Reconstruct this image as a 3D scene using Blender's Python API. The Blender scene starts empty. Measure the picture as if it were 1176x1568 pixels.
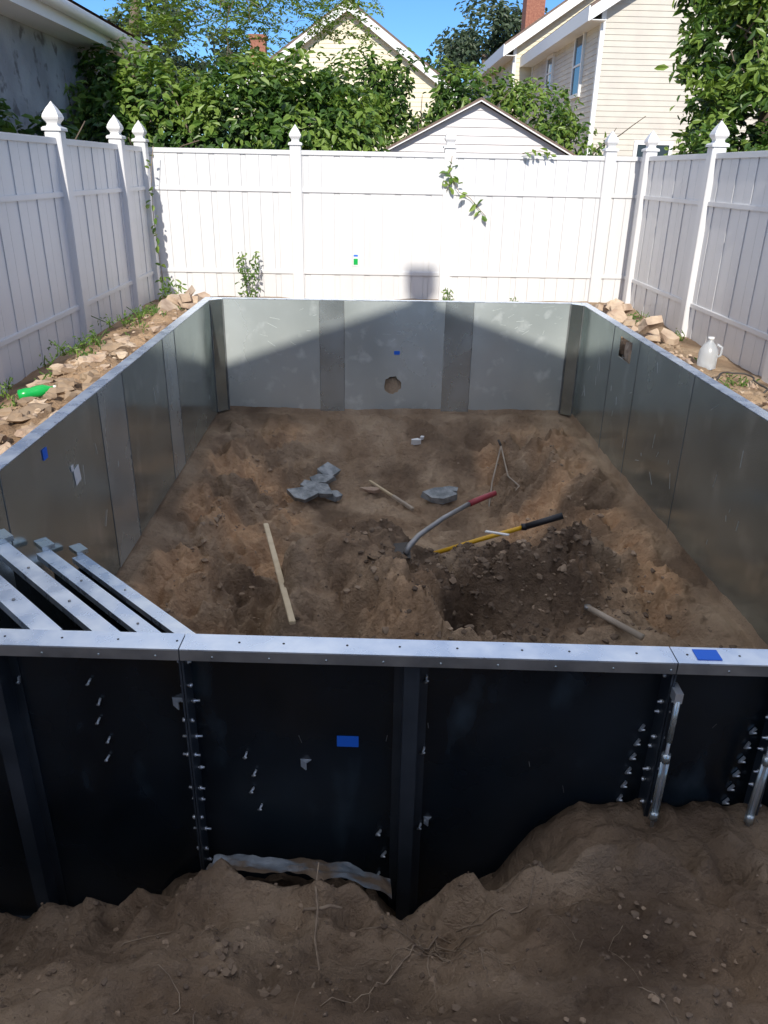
import bpy, bmesh, math, random
from mathutils import Vector, Matrix, noise
rnd=random.Random(7)
C=math.cos; S=math.sin; pi=math.pi
scene=bpy.context.scene
col=scene.collection

# ------------------------------------------------------------------ materials
def new_mat(name):
    m=bpy.data.materials.new(name); m.use_nodes=True
    nt=m.node_tree; nt.nodes.clear()
    out=nt.nodes.new('ShaderNodeOutputMaterial')
    b=nt.nodes.new('ShaderNodeBsdfPrincipled')
    nt.links.new(b.outputs[0],out.inputs[0])
    return m,nt,b,out
def mat(name,c1,c2=None,scale=5,rough=.6,metal=0,bump=0,bscale=40,stretch=(1,1,1),detail=4,rough2=None,lo=.35,hi=.65,bdist=.01,spec=.5,c3=None,scale3=2,lo3=.5,hi3=.7,st3=None,attr=False,bdetail=5):
    m,nt,b,out=new_mat(name)
    N=nt.nodes.new;L=nt.links.new
    tc=N('ShaderNodeTexCoord'); mp=N('ShaderNodeMapping'); mp.inputs['Scale'].default_value=stretch
    L(tc.outputs['Object'],mp.inputs[0])
    b.inputs['Roughness'].default_value=rough; b.inputs['Metallic'].default_value=metal
    b.inputs['Specular IOR Level'].default_value=spec
    if c2 is None: b.inputs['Base Color'].default_value=(*c1,1)
    else:
        n=N('ShaderNodeTexNoise'); n.inputs['Scale'].default_value=scale; n.inputs['Detail'].default_value=detail
        L(mp.outputs[0],n.inputs['Vector'])
        r=N('ShaderNodeMapRange'); r.inputs[1].default_value=lo; r.inputs[2].default_value=hi
        L(n.outputs[0],r.inputs[0])
        def mix(fac,a,c):
            mx=N('ShaderNodeMix'); mx.data_type='RGBA'; L(fac,mx.inputs[0])
            if isinstance(a,tuple): mx.inputs[6].default_value=(*a,1)
            else: L(a,mx.inputs[6])
            mx.inputs[7].default_value=(*c,1); return mx.outputs[2]
        colout=mix(r.outputs[0],c1,c2)
        if c3 is not None:
            n3=N('ShaderNodeTexNoise'); n3.inputs['Scale'].default_value=scale3; n3.inputs['Detail'].default_value=5
            if st3:
                mp3=N('ShaderNodeMapping'); mp3.inputs['Scale'].default_value=st3; L(tc.outputs['Object'],mp3.inputs[0]); L(mp3.outputs[0],n3.inputs['Vector'])
            else: L(mp.outputs[0],n3.inputs['Vector'])
            r3=N('ShaderNodeMapRange'); r3.inputs[1].default_value=lo3; r3.inputs[2].default_value=hi3
            L(n3.outputs[0],r3.inputs[0]); colout=mix(r3.outputs[0],colout,c3)
        if attr:
            at=N('ShaderNodeAttribute'); at.attribute_name='soil'; sp=N('ShaderNodeSeparateColor'); L(at.outputs['Color'],sp.inputs[0])
            colout=mix(sp.outputs[1],colout,(.68,.43,.25)); colout=mix(sp.outputs[0],colout,(.135,.094,.066))  # warm mix: sandy soil and painted bounce light; second mix darkens the soil
        L(colout,b.inputs['Base Color'])
        if rough2 is not None:
            rr=N('ShaderNodeMapRange'); rr.inputs[1].default_value=lo; rr.inputs[2].default_value=hi
            rr.inputs[3].default_value=rough; rr.inputs[4].default_value=rough2
            L(n.outputs[0],rr.inputs[0]); L(rr.outputs[0],b.inputs['Roughness'])
    if bump>0:
        bn=N('ShaderNodeTexNoise'); bn.inputs['Scale'].default_value=bscale; bn.inputs['Detail'].default_value=bdetail
        bn.inputs['Roughness'].default_value=.65
        L(mp.outputs[0],bn.inputs['Vector'])
        bp=N('ShaderNodeBump'); bp.inputs['Strength'].default_value=bump; bp.inputs['Distance'].default_value=bdist
        L(bn.outputs[0],bp.inputs['Height']); L(bp.outputs[0],b.inputs['Normal'])
    return m
M={}
M['dirt']=mat('dirt',(.33,.23,.15),(.49,.365,.25),scale=3,rough=.95,bump=1.0,bscale=26,bdist=.045,spec=.1,c3=(.20,.14,.095),scale3=1.7,lo3=.48,hi3=.64,attr=True,bdetail=8)
M['clod']=mat('clod',(.27,.195,.135),(.38,.285,.20),scale=6,rough=.95,spec=.1)
M['clod_dark']=mat('clod_dark',(.12,.088,.065),(.21,.155,.11),scale=6,rough=.95,spec=.1)
M['rock']=mat('rock',(.38,.27,.20),(.60,.48,.36),scale=7,rough=.9,bump=.7,bscale=40,spec=.2)
M['slate']=mat('slate',(.17,.19,.20),(.38,.40,.41),scale=14,rough=.7,bump=.6,bscale=40,bdist=.02)
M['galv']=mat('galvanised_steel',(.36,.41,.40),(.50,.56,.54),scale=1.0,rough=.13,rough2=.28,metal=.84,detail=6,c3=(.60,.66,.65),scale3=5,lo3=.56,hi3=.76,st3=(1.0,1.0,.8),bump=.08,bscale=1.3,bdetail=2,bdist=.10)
M['galv_far']=mat('galvanised_steel_sunlit',(.54,.60,.59),(.68,.74,.73),scale=1.1,rough=.16,rough2=.30,metal=.48,detail=6,c3=(.80,.86,.86),scale3=7,lo3=.58,hi3=.74,bump=.06,bscale=1.3,bdetail=2,bdist=.08)  # same steel as the side walls; sunlit brightness put into the colour
M['galv_light']=mat('galvanised_steel_light',(.48,.54,.55),(.58,.64,.65),scale=3,rough=.2,rough2=.32,metal=.74)
M['galv_top']=mat('galvanised_flange',(.56,.66,.80),(.84,.91,.98),scale=9,rough=.22,rough2=.40,metal=.65,detail=7)  # blue of the reflected sky is put into the base colour
M['black']=mat('black_coated_steel',(.003,.007,.011),(.010,.017,.025),scale=2.2,rough=.16,rough2=.40,bump=.05,bscale=6,c3=(.026,.042,.056),scale3=4,lo3=.60,hi3=.75,st3=(1.5,1.5,.7))
M['black_rib']=mat('black_rib_steel',(.018,.025,.034),(.040,.050,.063),scale=5,rough=.36)
M['bolt']=mat('zinc_bolt',(.75,.8,.85),rough=.3,metal=.7)
M['conc']=mat('concrete',(.22,.20,.18),(.38,.36,.34),scale=12,rough=.9,bump=.8,bscale=30)
M['sheet']=mat('plastic_sheeting',(.17,.20,.23),(.34,.38,.42),scale=8,rough=.45,bump=.5,bscale=14,bdist=.02,c3=(.22,.16,.11),scale3=7,lo3=.46,hi3=.56)
M['vinyl']=mat('white_vinyl',(.72,.72,.725),(.655,.655,.66),scale=1.6,rough=.36,stretch=(1,1,.35),lo=.4,hi=.75)
M['siding']=mat('white_siding',(.78,.75,.75),(.68,.65,.65),scale=3,rough=.6,stretch=(.3,1,3))
M['cream']=mat('cream_siding',(.80,.73,.54),(.74,.67,.49),scale=3,rough=.6)
M['beige']=mat('beige_siding',(.62,.58,.50),(.55,.51,.45),scale=2,rough=.6)
M['trim']=mat('white_trim',(.8,.8,.79),rough=.5)
M['roof']=mat('asphalt_roof',(.13,.09,.075),(.20,.145,.115),scale=30,rough=.9)
M['stucco']=mat('grey_stucco',(.27,.275,.285),(.40,.405,.41),scale=2.2,rough=.95,bump=.9,bscale=14,bdist=.03,c3=(.15,.145,.145),scale3=5,lo3=.58,hi3=.66)
M['glass']=mat('window_glass',(.03,.04,.05),rough=.08)
M['brick']=mat('chimney_brick',(.26,.10,.07),(.38,.17,.11),scale=14,rough=.9)
M['wood']=mat('raw_wood',(.55,.44,.28),(.68,.56,.38),scale=6,rough=.75)
M['greywood']=mat('weathered_wood',(.33,.27,.21),(.45,.38,.30),scale=8,rough=.85)
M['yellow']=mat('yellow_fibreglass',(.75,.42,.02),rough=.35)
M['blackp']=mat('black_grip',(.02,.02,.022),rough=.5)
M['red']=mat('red_grip',(.33,.04,.05),rough=.4)
M['greym']=mat('grey_handle',(.22,.22,.22),(.35,.34,.33),scale=10,rough=.4,metal=.5)
M['seam']=mat('steel_seam',(.16,.17,.17),(.24,.25,.25),scale=10,rough=.4,metal=.5)
M['scratch']=mat('scratched_zinc',(.70,.75,.75),rough=.5,metal=.3)
M['blue']=mat('blue_painter_tape',(.01,.14,.70),rough=.6)
M['paper']=mat('white_paper',(.78,.78,.76),rough=.7)
M['green']=mat('green_plastic',(.01,.40,.08),rough=.25)
M['root']=mat('root',(.22,.16,.11),(.38,.29,.20),scale=30,rough=.9)
M['bark']=mat('bark',(.12,.09,.065),(.2,.155,.12),scale=10,rough=.95,stretch=(1,1,.2))
M['hose']=mat('dark_hose',(.05,.045,.04),rough=.5)
M['ink']=mat('stencil_ink',(.001,.001,.0015),rough=.6)
def jugmat():
    m,nt,b,o=new_mat('translucent_plastic')
    b.inputs['Base Color'].default_value=(.80,.84,.88,1); b.inputs['Roughness'].default_value=.3
    b.inputs['Transmission Weight'].default_value=.6
    return m
M['jug']=jugmat()
def leafmat(name,c,t):
    m,nt,b,out=new_mat(name)
    N=nt.nodes.new;L=nt.links.new
    b.inputs['Base Color'].default_value=(*c,1); b.inputs['Roughness'].default_value=.42
    tr=N('ShaderNodeBsdfTranslucent'); tr.inputs[0].default_value=(*t,1)
    mx=N('ShaderNodeMixShader'); mx.inputs[0].default_value=.3
    L(b.outputs[0],mx.inputs[1]);L(tr.outputs[0],mx.inputs[2]);L(mx.outputs[0],out.inputs[0])
    return m
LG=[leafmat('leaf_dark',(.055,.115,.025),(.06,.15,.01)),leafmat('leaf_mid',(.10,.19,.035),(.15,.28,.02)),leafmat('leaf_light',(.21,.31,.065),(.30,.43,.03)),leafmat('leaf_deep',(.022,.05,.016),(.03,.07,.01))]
LD=[leafmat('far_leaf_a',(.05,.08,.045),(.04,.08,.03)),leafmat('far_leaf_b',(.08,.115,.06),(.06,.11,.03))]

# ------------------------------------------------------------------ mesh builder
def empty(name,loc=(0,0,0),rz=0,parent=None):
    e=bpy.data.objects.new(name,None); e.location=loc; e.rotation_euler=(0,0,rz); col.objects.link(e)
    if parent: e.parent=parent
    return e
class MB:
    def __init__(s): s.v=[];s.f=[];s.m=[];s.mats=[];s.sm=[]
    def mi(s,k):
        mm=M[k] if isinstance(k,str) else k
        if mm not in s.mats: s.mats.append(mm)
        return s.mats.index(mm)
    def add(s,vs,fs,k,smooth=False):
        o=len(s.v); s.v+= [tuple(q) for q in vs]; i=s.mi(k)
        for f in fs: s.f.append([o+j for j in f]); s.m.append(i); s.sm.append(smooth)
    def box(s,c,d,k,R=None,bev=0):
        x,y,z=d[0]/2,d[1]/2,d[2]/2
        if bev:
            bm=bmesh.new(); bmesh.ops.create_cube(bm,size=1)
            for q in bm.verts: q.co=Vector((q.co.x*d[0],q.co.y*d[1],q.co.z*d[2]))
            bmesh.ops.bevel(bm,geom=bm.edges[:],offset=bev,segments=2,affect='EDGES')
            vs=[q.co.copy() for q in bm.verts]; bm.verts.index_update(); fs=[[q.index for q in ff.verts] for ff in bm.faces]; bm.free()
        else:
            vs=[Vector(q) for q in [(-x,-y,-z),(x,-y,-z),(x,y,-z),(-x,y,-z),(-x,-y,z),(x,-y,z),(x,y,z),(-x,y,z)]]
            fs=[(0,3,2,1),(4,5,6,7),(0,1,5,4),(1,2,6,5),(2,3,7,6),(3,0,4,7)]
        if R is not None: vs=[R@q for q in vs]
        c=Vector(c); s.add([q+c for q in vs],fs,k)
    def bb(s,a,b,k): # box by corners
        s.box([(a[i]+b[i])/2 for i in range(3)],[abs(b[i]-a[i]) for i in range(3)],k)
    def tube(s,pts,rs,k,n=8,cap=True,flat=1.0):
        pts=[Vector(q) for q in pts]
        if not isinstance(rs,(list,tuple)): rs=[rs]*len(pts)
        vs=[];fs=[]
        pu=None
        for i,q in enumerate(pts):
            t=(pts[min(i+1,len(pts)-1)]-pts[max(i-1,0)]).normalized()
            if pu is None:
                up=Vector((0,0,1)) if abs(t.z)<.9 else Vector((1,0,0))
                u=t.cross(up).normalized()
            else: u=(pu-t*pu.dot(t)).normalized()
            pu=u
            w=u.cross(t)
            for j in range(n):
                an=2*pi*j/n; vs.append(q+u*C(an)*rs[i]+w*S(an)*rs[i]*flat)
        for i in range(len(pts)-1):
            for j in range(n):
                fs.append((i*n+j,i*n+(j+1)%n,(i+1)*n+(j+1)%n,(i+1)*n+j))
        if cap: fs.append(tuple(range(n-1,-1,-1))); fs.append(tuple((len(pts)-1)*n+j for j in range(n)))
        s.add(vs,fs,k,True)
    def lathe(s,c,prof,k,n=16,rot=0,R=None,sm=True):
        c=Vector(c);vs=[];fs=[]
        for r,z in prof:
            for j in range(n):
                q=Vector((r*C(2*pi*j/n+rot),r*S(2*pi*j/n+rot),z)); 
                if R is not None:q=R@q
                vs.append(c+q)
        for i in range(len(prof)-1):
            for j in range(n): fs.append((i*n+j,i*n+(j+1)%n,(i+1)*n+(j+1)%n,(i+1)*n+j))
        fs.append(tuple(range(n-1,-1,-1))); fs.append(tuple((len(prof)-1)*n+j for j in range(n)))
        s.add(vs,fs,k,sm)
    def rock(s,c,d,k,seed,sub=2,rough=.35,rz=0,R=None):
        bm=bmesh.new(); bmesh.ops.create_icosphere(bm,subdivisions=sub,radius=1)
        o=Vector((seed*3.1,seed*1.7,seed*.9)); c=Vector(c)
        vs=[]
        for q in bm.verts:
            n=q.co.copy(); w=1+rough*noise.noise(n*1.1+o)*1.6+rough*.4*noise.noise(n*3+o)
            n=n*w; n=Vector((n.x*d[0],n.y*d[1],n.z*d[2]))
            n.rotate(Matrix.Rotation(rz,3,'Z'))
            if R is not None: n=R@n
            vs.append(n+c)
        bm.verts.index_update()
        s.add(vs,[[q.index for q in ff.verts] for ff in bm.faces],k,False); bm.free()
    def obj(s,name,parent=None,loc=None):
        me=bpy.data.meshes.new(name); me.from_pydata(s.v,[],s.f)
        for q in s.mats: me.materials.append(q)
        me.polygons.foreach_set('material_index',s.m); me.polygons.foreach_set('use_smooth',s.sm); me.update()
        o=bpy.data.objects.new(name,me); col.objects.link(o)
        if parent: o.parent=parent
        if loc: o.location=loc
        return o

# ------------------------------------------------------------------ ground
L_,R_,F_=-1.46,2.02,7.45
ZT,ZB=.33,-.74
def clampf(t): return 0 if t<0 else 1 if t>1 else t
def sm(a,b,t):
    t=clampf((t-a)/(b-a)); return t*t*(3-2*t)
def g(x,y,cx,cy,sx,sy): return math.exp(-((x-cx)/sx)**2-((y-cy)/sy)**2)
def fr(x,y,s,o=4,z=0.0): return noise.fractal(Vector((x*s,y*s,z)),1.0,2.0,o)
def nz_(x,y,s,z): return noise.noise(Vector((x*s,y*s,z)))
def bankf(x,y): return max(sm(-1.42,-1.25,x)*(1-sm(-.70,-.35,x)),sm(.95,1.2,x)*(1-sm(1.80,1.98,x)))*sm(3.2,4.0,y)*(1-sm(6.9,7.3,y))
def pit(x,y):
    wx=.25*nz_(x,y,1.1,3.)+.10*nz_(x,y,3.3,3.)
    xx=x+wx; yy=y+wx
    mx=sm(-1.40,-.55,xx)*(1-sm(1.0,1.92,xx)); my=sm(4.3,5.0,yy)*(1-sm(6.3,7.34,yy))
    z=-.765-.46*mx*my
    z-=.28*mx*(1-sm(4.3,5.0,y))
    x1=x+.12*nz_(x,y,3.5,9.)+.05*nz_(x,y,9,9.); y1=y+.12*nz_(x,y,3.5,19.)+.05*nz_(x,y,9,29.)
    A=sm(-.62,-.38,x1)*(1-sm(1.2,1.8,x1))
    z+=A*.46*sm(3.0,3.9,y1)*(1-sm(4.10,4.42,y1))*(.76+.48*g(x1,0,.05,0,.45,1))
    z+=.30*g(x1,y1,.17,3.42,.22,.24)+.10*g(x1,y1,-.34,3.95,.2,.30)+.26*g(x1,y1,1.02,3.72,.32,.34)+.18*g(x1,y1,.80,3.15,.32,.20)+.12*g(x1,y1,1.35,3.3,.2,.25)
    z-=.55*g(x1,y1,.54,3.58,.10,.10)
    z-=.34*g(x1,y1,-.10,3.42,.08,.20)+.14*g(x1,y1,-.24,3.7,.07,.12)
    z-=.20*g(x1,y1,.40,3.98,.08,.13)
    z-=.14*g(x,y,-.68,4.0,.14,.7)
    e=min(sm(L_,L_+.22,x),1-sm(R_-.22,R_,x),1-sm(F_-.2,F_,y))
    rough=.085*fr(x,y,2.2)+.045*fr(x,y,6,4,5)+.015*fr(x,y,19,3,5)
    cl=max(g(x,y,.5,3.7,.8,.55),.9*g(x,y,1.0,3.9,.6,.55),.75*g(x,y,-.2,3.6,.5,.6))
    rid=1-abs(nz_(x,y,5,1.))*3
    rough+=cl*(.055*rid+.07*abs(nz_(x,y,12,8.))+.04*abs(nz_(x,y,27,8.)))
    # cracked, blocky breaks in the mound
    ck=abs(nz_(x,y,7,31.)); rough-=cl*.07*(1-sm(0,.07,ck))
    b=bankf(x,y)
    if b>0:
        q=z+.07*nz_(x,y,2.3,4.)
        stp=.12; fr_=(q/stp)%1.0
        rough+=b*stp*(sm(.35,.65,fr_)-fr_)*.9
        rough+=b*(.08*(.5-abs(noise.noise(Vector((x*5+y*2.2,y*7-x*2,2.))))*2.4)+.035*(.5-abs(nz_(x,y,17,2.))*2))
    return z+rough*(.22+.78*e)
CT=[(-1.4,-.50),(-.95,-.44),(-.78,-.40),(-.56,-.28),(-.36,-.27),(-.1,-.29),(.05,-.33),(.13,-.40),(.19,-.38),(.27,-.28),(.53,-.18),(.68,-.14),(1.07,-.17),(1.6,-.1)]
def lerp_t(T,x):
    if x<=T[0][0]: return T[0][1]
    for i in range(len(T)-1):
        if x<=T[i+1][0]:
            t=(x-T[i][0])/(T[i+1][0]-T[i][0]); return T[i][1]*(1-t)+T[i+1][1]*t
    return T[-1][1]
def outside(x,y):
    n=.05*fr(x,y,1.7)
    z=0+n*.5
    if x<L_: 
        b=sm(-2.6,-1.75,x)*sm(1.5,3,y)*(1-sm(7.6,8.6,y)); z+=.17*b+b*(.06*fr(x,y,4)+.04*fr(x,y,13))
    if x>R_:
        b=(1-sm(2.2,3.2,x))*sm(1.5,3,y)*(1-sm(7.8,8.8,y)); z+=.13*b+b*(.06*fr(x,y,4)+.04*fr(x,y,13))
    if y<2.2:
        c=lerp_t(CT,x+.05*nz_(x,y,5,0))
        cy=1.46+.035*nz_(x,0,4,0.)-.02
        k=sm(.55,cy,y)
        gl=-.02*(1-k)+ (c)*(.35*k+.65*sm(.9,cy,y))
        w=sm(-3.0,-1.6,x)*(1-sm(2.3,3.2,x))
        tr=-.72 if x<-.7 else -.72+.22*sm(-.7,-.5,x)
        if x>.1: tr=-.5+(.5-.17)*sm(.30,.62,x+.06*nz_(x,y,9,2.))
        if .0<x<.34: tr-=.15*g(x,0,.15,0,.12,1)
        if y>cy: gl=c+(tr-c)*sm(cy,cy+.13,y)
        rg=.05*fr(x,y,4)+.035*fr(x,y,11,4,3)+.022*abs(nz_(x,y,20,4.))+.012*abs(nz_(x,y,45,4.))
        ed=g(0,y,0,cy,1,.14); rg+=ed*.055*(1-abs(nz_(x,y,7,6.))*3)+ed*.03*nz_(x,y,16,6.)
        if y>cy and x>.4: rg*=.6
        gl+=rg
        fade=1-sm(1.9,2.2,y)
        z=z*(1-w*fade)+gl*w*fade
    return z
def make_ground():
    def rng(a,b,n): return [a+(b-a)*i/n for i in range(n)]
    xs=[-250,-120,-60,-30,-15,-8,-5.5,-4.2]+rng(-3.4,-2.6,8)+rng(-2.6,L_-.06,50)+[L_-.055,L_-.004]+rng(L_+.012,R_-.012,240)+[R_-.004,R_+.055]+rng(R_+.07,3.3,50)+[3.3,3.8,4.6,6,9,15,30,60,120,250]
    ys=[-60,-30,-15,-8,-4,-2,-1,-.5,0,.3]+rng(.5,1.635,125)+[1.64,1.69]+[1.716]+rng(1.74,2.8,50)+rng(2.8,4.8,165)+rng(4.8,F_-.02,160)+[F_-.004,F_+.055]+rng(F_+.08,9.9,34)+[10,10.6,12,15,20,28,40,60,100,180,320]
    nx=len(xs);verts=[];cols=[]
    for y in ys:
        for x in xs:
            ins=(L_-.01<x<R_+.01) and (1.70<y<F_+.01)
            yy=y
            if -3<x<3.2 and .9<y<4:
                w=sm(1.0,1.55,y)*(1-sm(2.0,3.9,y)); yy=y-.04*x*w-.003*w
            z=pit(x,y) if ins else (outside(x,y) if (-6<x<8 and -3<y<12) else 0)
            verts.append((x,yy,z))
            wet_dark=0;sand_bounce=0
            if ins:
                nn=nz_(x,y,3,7.)+.4*nz_(x,y,11,7.)
                wet_dark=clampf(max(g(x,y,.9,3.85,.55,.42)*1.2,g(x,y,.45,4.15,.6,.2),g(x,y,.54,3.58,.14,.14)*1.4)+nn*.7-.25)  # damp heap; also darker at the hole
                wet_dark=max(wet_dark,.6*clampf(g(x,y,-.6,3.1,.8,.5)+nn*.7-.2),.4*clampf((x+.9)*-1.2+nn),.55*clampf(nn*1.3-.1))  # darker by the steps, toward the left wall and in random patches
                sand_bounce=clampf(bankf(x,y)*(.38+1.8*nz_(x,y,2,17.)))*.9  # bank tint: sandy soil plus painted sunlight bounced off the steel
                sand_bounce=max(sand_bounce,.6*clampf(g(x,y,.17,3.35,.3,.3)+nn*.4))
            elif y<1.7 and abs(x)<2: wet_dark=clampf(.34+nz_(x,y,2.5,3.)*.9+.3*nz_(x,y,9,3.)+.2*(1-sm(.7,1.2,y)))
            elif x<L_ and y<9: sand_bounce=.25; wet_dark=clampf(nz_(x,y,3,3.)*1.2+.15)
            cols+= [wet_dark,sand_bounce,0,1]
    faces=[]
    for j in range(len(ys)-1):
        for i in range(nx-1):
            q=j*nx+i; faces.append((q,q+1,q+nx+1,q+nx))
    me=bpy.data.meshes.new('ground'); me.from_pydata(verts,[],faces); me.materials.append(M['dirt'])
    me.polygons.foreach_set('use_smooth',[True]*len(faces))
    at=me.color_attributes.new('soil','FLOAT_COLOR','POINT'); at.data.foreach_set('color',cols)
    o=bpy.data.objects.new('ground',me); col.objects.link(o)
make_ground()

mb=MB()
for i in range(2000):
    r=rnd.random(); k='clod'
    if r<.66:
        x=rnd.gauss(.75,.42);y=rnd.gauss(3.75,.38); k='clod_dark' if rnd.random()<.88 else 'clod'
    elif r<.75: x=rnd.uniform(-1.3,1.9);y=rnd.uniform(2.5,7.3)
    else: x=rnd.choice([rnd.uniform(-1.2,-.6),rnd.uniform(1.1,1.8)]);y=rnd.uniform(3.5,7)
    if not(-1.4<x<1.95 and 2<y<7.3): continue
    d=rnd.choice([.006,.007,.009,.012,.020])*rnd.uniform(.7,1.3)
    mb.rock((x,y,pit(x,y)+d*.1),(d,d*rnd.uniform(.7,1.3),d*.7),k,i,1,.5,rnd.random()*6)
for i in range(1000):
    x=rnd.uniform(-1.2,1.3);y=rnd.uniform(.75,1.45)
    d=rnd.choice([.002,.003,.004,.005,.007])*rnd.uniform(.7,1.4)
    mb.rock((x,y-.04*x*sm(1.0,1.55,y),outside(x,y)+d*.1),(d,d,d*.7),rnd.choice(['clod','clod_dark','clod_dark','clod_dark']),i+50,1,.5)
for i in range(45):
    x=-.25+rnd.gauss(0,.08);y=1.15+rnd.gauss(0,.05);d=rnd.uniform(.004,.014)
    mb.rock((x,y,outside(x,y)+d*.1),(d,d,d*.7),'clod_dark',i+70,1,.5)
mb.obj('dirt_clods')

# ------------------------------------------------------------------ pool
pool=empty('steel_wall_swimming_pool')
T=.004
mb=MB()
ch=.10
def wall_x(xi,sgn,y0,y1,segs,hole=None):
    for (a,b,k) in segs:
        pr=.002 if k=='galv_light' else 0
        x0=xi-sgn*pr; x1=xi+sgn*T
        if hole and a<hole[0] and b>hole[1]:
            h=hole
            mb.bb((x0,a,ZB),(x1,h[0],ZT-.002),k);mb.bb((x0,h[1],ZB),(x1,b,ZT-.002),k)
            mb.bb((x0,h[0],ZB),(x1,h[1],h[2]),k);mb.bb((x0,h[0],h[3]),(x1,h[1],ZT-.002),k)
        else: mb.bb((x0,a,ZB),(x1,b,ZT-.002),k)
        mb.bb((x0-sgn*.0025,b-.002,ZB),(x0,b+.002,ZT-.004),'seam')
yc=F_-ch
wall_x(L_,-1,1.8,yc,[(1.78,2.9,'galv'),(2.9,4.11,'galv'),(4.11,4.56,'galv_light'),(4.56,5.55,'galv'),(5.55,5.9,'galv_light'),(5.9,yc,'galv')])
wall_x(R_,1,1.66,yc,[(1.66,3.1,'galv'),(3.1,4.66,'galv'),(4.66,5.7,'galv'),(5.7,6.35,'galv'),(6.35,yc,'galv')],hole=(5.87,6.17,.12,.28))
def wall_far(segs):
    for a,b,k in segs:
        pr=.002 if k=='galv_light' else 0
        mb.bb((a,F_-pr,ZB),(b,F_+T,ZT-.002),k)
        mb.bb((b-.002,F_-pr-.0025,ZB),(b+.002,F_-pr,ZT-.004),'seam')
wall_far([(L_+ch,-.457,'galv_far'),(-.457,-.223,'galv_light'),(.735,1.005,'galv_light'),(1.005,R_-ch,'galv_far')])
cx,cz,r=.25,-.476,.085
a,b=-.223,.735
vs=[];n=40
for j in range(n):
    an=2*pi*j/n; dx,dz=C(an),S(an)
    tx=((b-cx) if dx>0 else (a-cx))/dx if abs(dx)>1e-6 else 1e9
    tz=((ZT-.002-cz) if dz>0 else (ZB-cz))/dz if abs(dz)>1e-6 else 1e9
    t=min(tx,tz); rj=r*(1+.22*noise.noise(Vector((dx*2.5,dz*2.5,3.)))); vs.append((cx+dx*rj,F_,cz+dz*rj)); vs.append((cx+dx*t,F_,cz+dz*t))
fs=[(2*j,2*j+1,(2*j+3)%(2*n),(2*j+2)%(2*n)) for j in range(n)]
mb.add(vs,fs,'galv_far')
for (X,Z) in [(a,ZB),(b,ZB),(a,ZT-.002),(b,ZT-.002)]:
    an=math.atan2(Z-cz,X-cx)%(2*pi); j=int(an/(2*pi/n)); mb.add([vs[2*j+1],(X,F_,Z),vs[(2*j+3)%(2*n)]],[(0,1,2)],'galv_far')
for sx,xi in ((-1,L_),(1,R_)):
    A=Vector((xi,yc,0));B=Vector((xi-sx*ch,F_,0))
    nrm=Vector((sx,1,0)).normalized()
    P=[A+Vector((0,0,ZB)),B+Vector((0,0,ZB)),B+Vector((0,0,ZT-.002)),A+Vector((0,0,ZT-.002))]
    mb.add(P+[q+nrm*.004 for q in P],[(0,1,2,3),(4,7,6,5),(0,4,5,1),(2,6,7,3)],'galv')
    mb.add([A+Vector((0,0,ZT)),B+Vector((0,0,ZT)),Vector((xi,F_,ZT))],[(0,1,2)],'galv_top')
    for q in (A,B):
        mb.box((q.x,q.y-.006,(ZB+ZT)/2),(.012,.012,ZT-ZB-.01),'seam')
mb.obj('wall_panels',pool)
mb=MB()
for i in range(9):
    an=i*.7; rr_=.055 if i else 0
    mb.rock((cx+rr_*C(an),F_+.047,cz-.045+rr_*S(an)*.7),(.033,.014,.028),'rock' if i in (3,6) else 'clod_dark' if i%2 else 'clod',i+7,2,.5)
mb.rock((R_+.05,5.95,.16),(.03,.08,.06),'clod',3,2,.5); mb.rock((R_+.05,6.08,.19),(.03,.07,.08),'rock',5,2,.5)
mb.obj('soil_behind_openings',pool)
mb=MB(); rr=random.Random(77)
for i in range(80):
    l=rr.uniform(.02,.13); t=rr.choice([.0008,.0012,.002]); z=rr.uniform(-.55,.28)
    w=rr.random(); ang=rr.gauss(pi/2,.35) if rr.random()<.7 else rr.uniform(0,pi)
    if w<.45: mb.box((R_-.0012,rr.uniform(2.9,7.2),z),(.0008,t,l),'scratch',R=Matrix.Rotation(ang-pi/2,3,'X'))
    elif w<.6: mb.box((L_+.0032,rr.uniform(3,7.2),z),(.0008,t,l),'scratch',R=Matrix.Rotation(ang-pi/2,3,'X'))
    else: mb.box((rr.choice([rr.uniform(-1.3,-.5),rr.uniform(.0,.7),rr.uniform(1.1,1.85)]),F_-.0012,rr.uniform(-.1,.3)),(l*.8,.0008,t),'scratch',R=Matrix.Rotation(rr.gauss(0,.5),3,'Y'))
mb.obj('scuff_marks',pool)
mb=MB()
FW=.072
def flx(xi,sgn,y0,y1,joints):
    ys=[y0]+joints+[y1]
    for i in range(len(ys)-1):
        mb.bb((xi,ys[i]+.002,ZT),(xi+sgn*FW,ys[i+1]-.002,ZT+.004),'galv_top')
        mb.bb((xi+sgn*(FW-.004),ys[i]+.002,ZT-.045),(xi+sgn*FW,ys[i+1]-.002,ZT),'galv_top')
flx(L_,-1,1.7,F_+.07,[2.9,4.11,5.55,6.9]); flx(R_,1,1.6,F_+.07,[3.1,4.66,6.35])
xs=[L_,-.34,.87,R_]
for i in range(3):
    mb.bb((xs[i]+.002,F_,ZT),(xs[i+1]-.002,F_+FW,ZT+.004),'galv_top')
    mb.bb((xs[i]+.002,F_+FW-.004,ZT-.045),(xs[i+1]-.002,F_+FW,ZT),'galv_top')
mb.obj('coping_flange',pool)
mb=MB()
mb.box((.286,F_-.0035,-.155),(.055,.002,.035),'blue')
mb.box((L_+.0035,3.34,.25),(.002,.05,.05),'blue')
mb.box((L_+.0035,3.67,.02),(.002,.075,.085),'paper',R=Matrix.Rotation(.15,3,'X'))
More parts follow.
